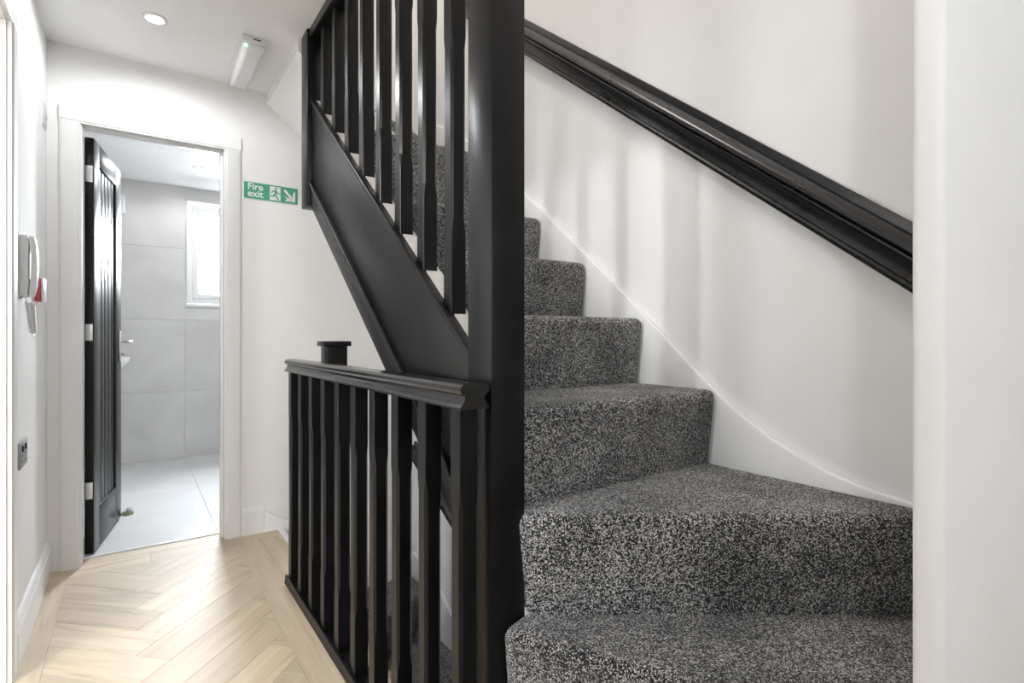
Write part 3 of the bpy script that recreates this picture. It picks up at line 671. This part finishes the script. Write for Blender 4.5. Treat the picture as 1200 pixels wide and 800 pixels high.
adopt(box('body', XL, XL+0.019, 2.722, 2.809, 1.174, 1.261, 'red', bev=0.003), cpnt)
adopt(box('cover', XL+0.0195, XL+0.027, 2.720, 2.811, 1.172, 1.263, 'plastic', bev=0.003), cpnt)
sk = thing('double_socket', (XL, 2.425, 0.642), 'brushed steel double wall socket low on the left wall', 'socket')
adopt(box('plate', XL, XL+0.007, 2.350, 2.500, 0.600, 0.686, 'steelplate', bev=0.0015), sk)
for j, yy in enumerate((2.395, 2.455)):
    adopt(boxes('pin_holes', [(XL+0.0065, XL+0.0076, yy-0.002, yy+0.002, 0.637, 0.646), (XL+0.0065, XL+0.0076, yy-0.014, yy-0.007, 0.617, 0.622), (XL+0.0065, XL+0.0076, yy+0.007, yy+0.014, 0.617, 0.622)], 'black'), sk)
    adopt(box('rocker_switch', XL+0.0065, XL+0.011, yy-0.008, yy+0.008, 0.654, 0.674, 'black', bev=0.001), sk)
swt = thing('wall_switch', (XL, 2.97, 1.967), 'small grey switch plate high on the left wall near the corner', 'switch')
adopt(box('plate', XL, XL+0.008, 2.930, 3.016, 1.924, 2.010, 'greyplastic', bev=0.0015), swt)
adopt(box('surround', XL, XL+0.0055, 2.924, 3.022, 1.918, 2.016, 'plastic'), swt)
adopt(box('rocker_switch', XL+0.0075, XL+0.012, 2.963, 2.983, 1.952, 1.982, 'greyplastic', bev=0.001), swt)

# ------------------------------------------------------------------ ceiling fittings and lamps
def downlight(x, y, zc, label, watts, group, col=(0.97, 0.985, 1.0)):
    t_ = thing('downlight', (x, y, zc), label, 'downlight', group)
    adopt(lathe('bezel', [(0.030, 0.0), (0.030, 0.004), (0.036, 0.007), (0.043, 0.005), (0.045, 0.0)], (x, y, zc), 'plastic', n=32, sgn=-1), t_)
    adopt(lathe('lens', [(0.029, 0.0), (0.029, 0.0045), (0.012, 0.006)], (x, y, zc), 'lamp', n=24, sgn=-1), t_)
    d = bpy.data.lights.new('downlight_lamp', 'SPOT'); d.energy = watts; d.color = col; d.spot_size = math.radians(178); d.spot_blend = 0.4; d.shadow_soft_size = 0.028
    o = bpy.data.objects.new('downlight_lamp', d); COL.objects.link(o); o.location = (x, y, zc-0.012)
    adopt(o, t_)
    return t_
downlight(0.075, 2.63, ZC, 'lit recessed downlight in the landing ceiling near the bathroom door', HALL_SPOT_W*0.70, 'landing downlights')
downlight(0.075, -0.10, ZC, 'added downlight above the viewpoint, unseen, to light the landing', HALL_SPOT_W*1.15, 'landing downlights')  # extra downlight added out of view to brighten the landing
downlight(0.418, 4.72, BZ, 'recessed downlight in the bathroom ceiling', BATH_SPOT_W, None)
rl = thing('added_globe_lamp', (-1.70, 0.62, ZC), 'added globe lamp, unseen, lighting the landing through the left doorway', 'lamp')  # unseen lamp added to light the landing and stairs through the doorway
adopt(lathe('rose', [(0.06, 0.0), (0.06, 0.015), (0.035, 0.022)], (-1.70, 0.62, ZC), 'plastic', n=24, sgn=-1), rl)
adopt(lathe('globe', [(0.02, 0.018), (0.045, 0.03), (0.058, 0.055), (0.058, 0.075), (0.045, 0.10), (0.02, 0.112)], (-1.70, 0.62, ZC), 'lamp', n=24, sgn=-1), rl)
d = bpy.data.lights.new('added_globe_light', 'POINT'); d.energy = GLOBE_FILL_W; d.color = (1.0, 0.995, 0.985); d.shadow_soft_size = 0.05
o = bpy.data.objects.new('added_globe_light', d); COL.objects.link(o); o.location = (-1.70, 0.62, ZC-0.17); adopt(o, rl)
sl = thing('ceiling_lamp', (0.20, 1.35, ZT), 'round ceiling lamp above the upper stairwell', 'lamp')
adopt(lathe('shade', [(0.17, 0.0), (0.17, 0.05), (0.15, 0.07), (0.05, 0.078)], (0.20, 1.35, ZT), 'diffuser', n=32, sgn=-1), sl)
d = bpy.data.lights.new('stairwell_lamp', 'AREA'); d.shape = 'DISK'; d.size = 0.32; d.energy = STAIR_LAMP_W; d.color = (1.0, 0.94, 0.89)
o = bpy.data.objects.new('stairwell_lamp', d); COL.objects.link(o); o.location = (0.20, 1.35, ZT-0.085); adopt(o, sl)

em = thing('emergency_light', (0.432, 2.75, ZC), 'white emergency light bar with green indicator on the landing ceiling', 'emergency light')
EX0, EX1, EY0, EY1 = 0.384, 0.481, 2.540, 2.965
adopt(box('body', EX0, EX1, EY0, EY1, ZC-0.030, ZC, 'plastic', bev=0.004), em)
adopt(prism('diffuser', [(EX0+0.003, ZC-0.031), (EX0+0.008, ZC-0.056), (EX0+0.022, ZC-0.066), (EX1-0.022, ZC-0.066), (EX1-0.008, ZC-0.056), (EX1-0.003, ZC-0.031)], EY0+0.003, EY1-0.003, 'Y', 'diffuser', bev=0.004, seg=2), em)
adopt(box('end_label', EX0+0.045, EX0+0.075, EY0-0.0008, EY0+0.004, ZC-0.014, ZC-0.009, 'black'), em)
adopt(lathe('indicator', [(0.006, -0.002), (0.006, 0.004), (0.003, 0.006)], (EX0+0.016, EY0+0.002, ZC-0.045), 'led', n=14, axis='Y', sgn=-1), em)
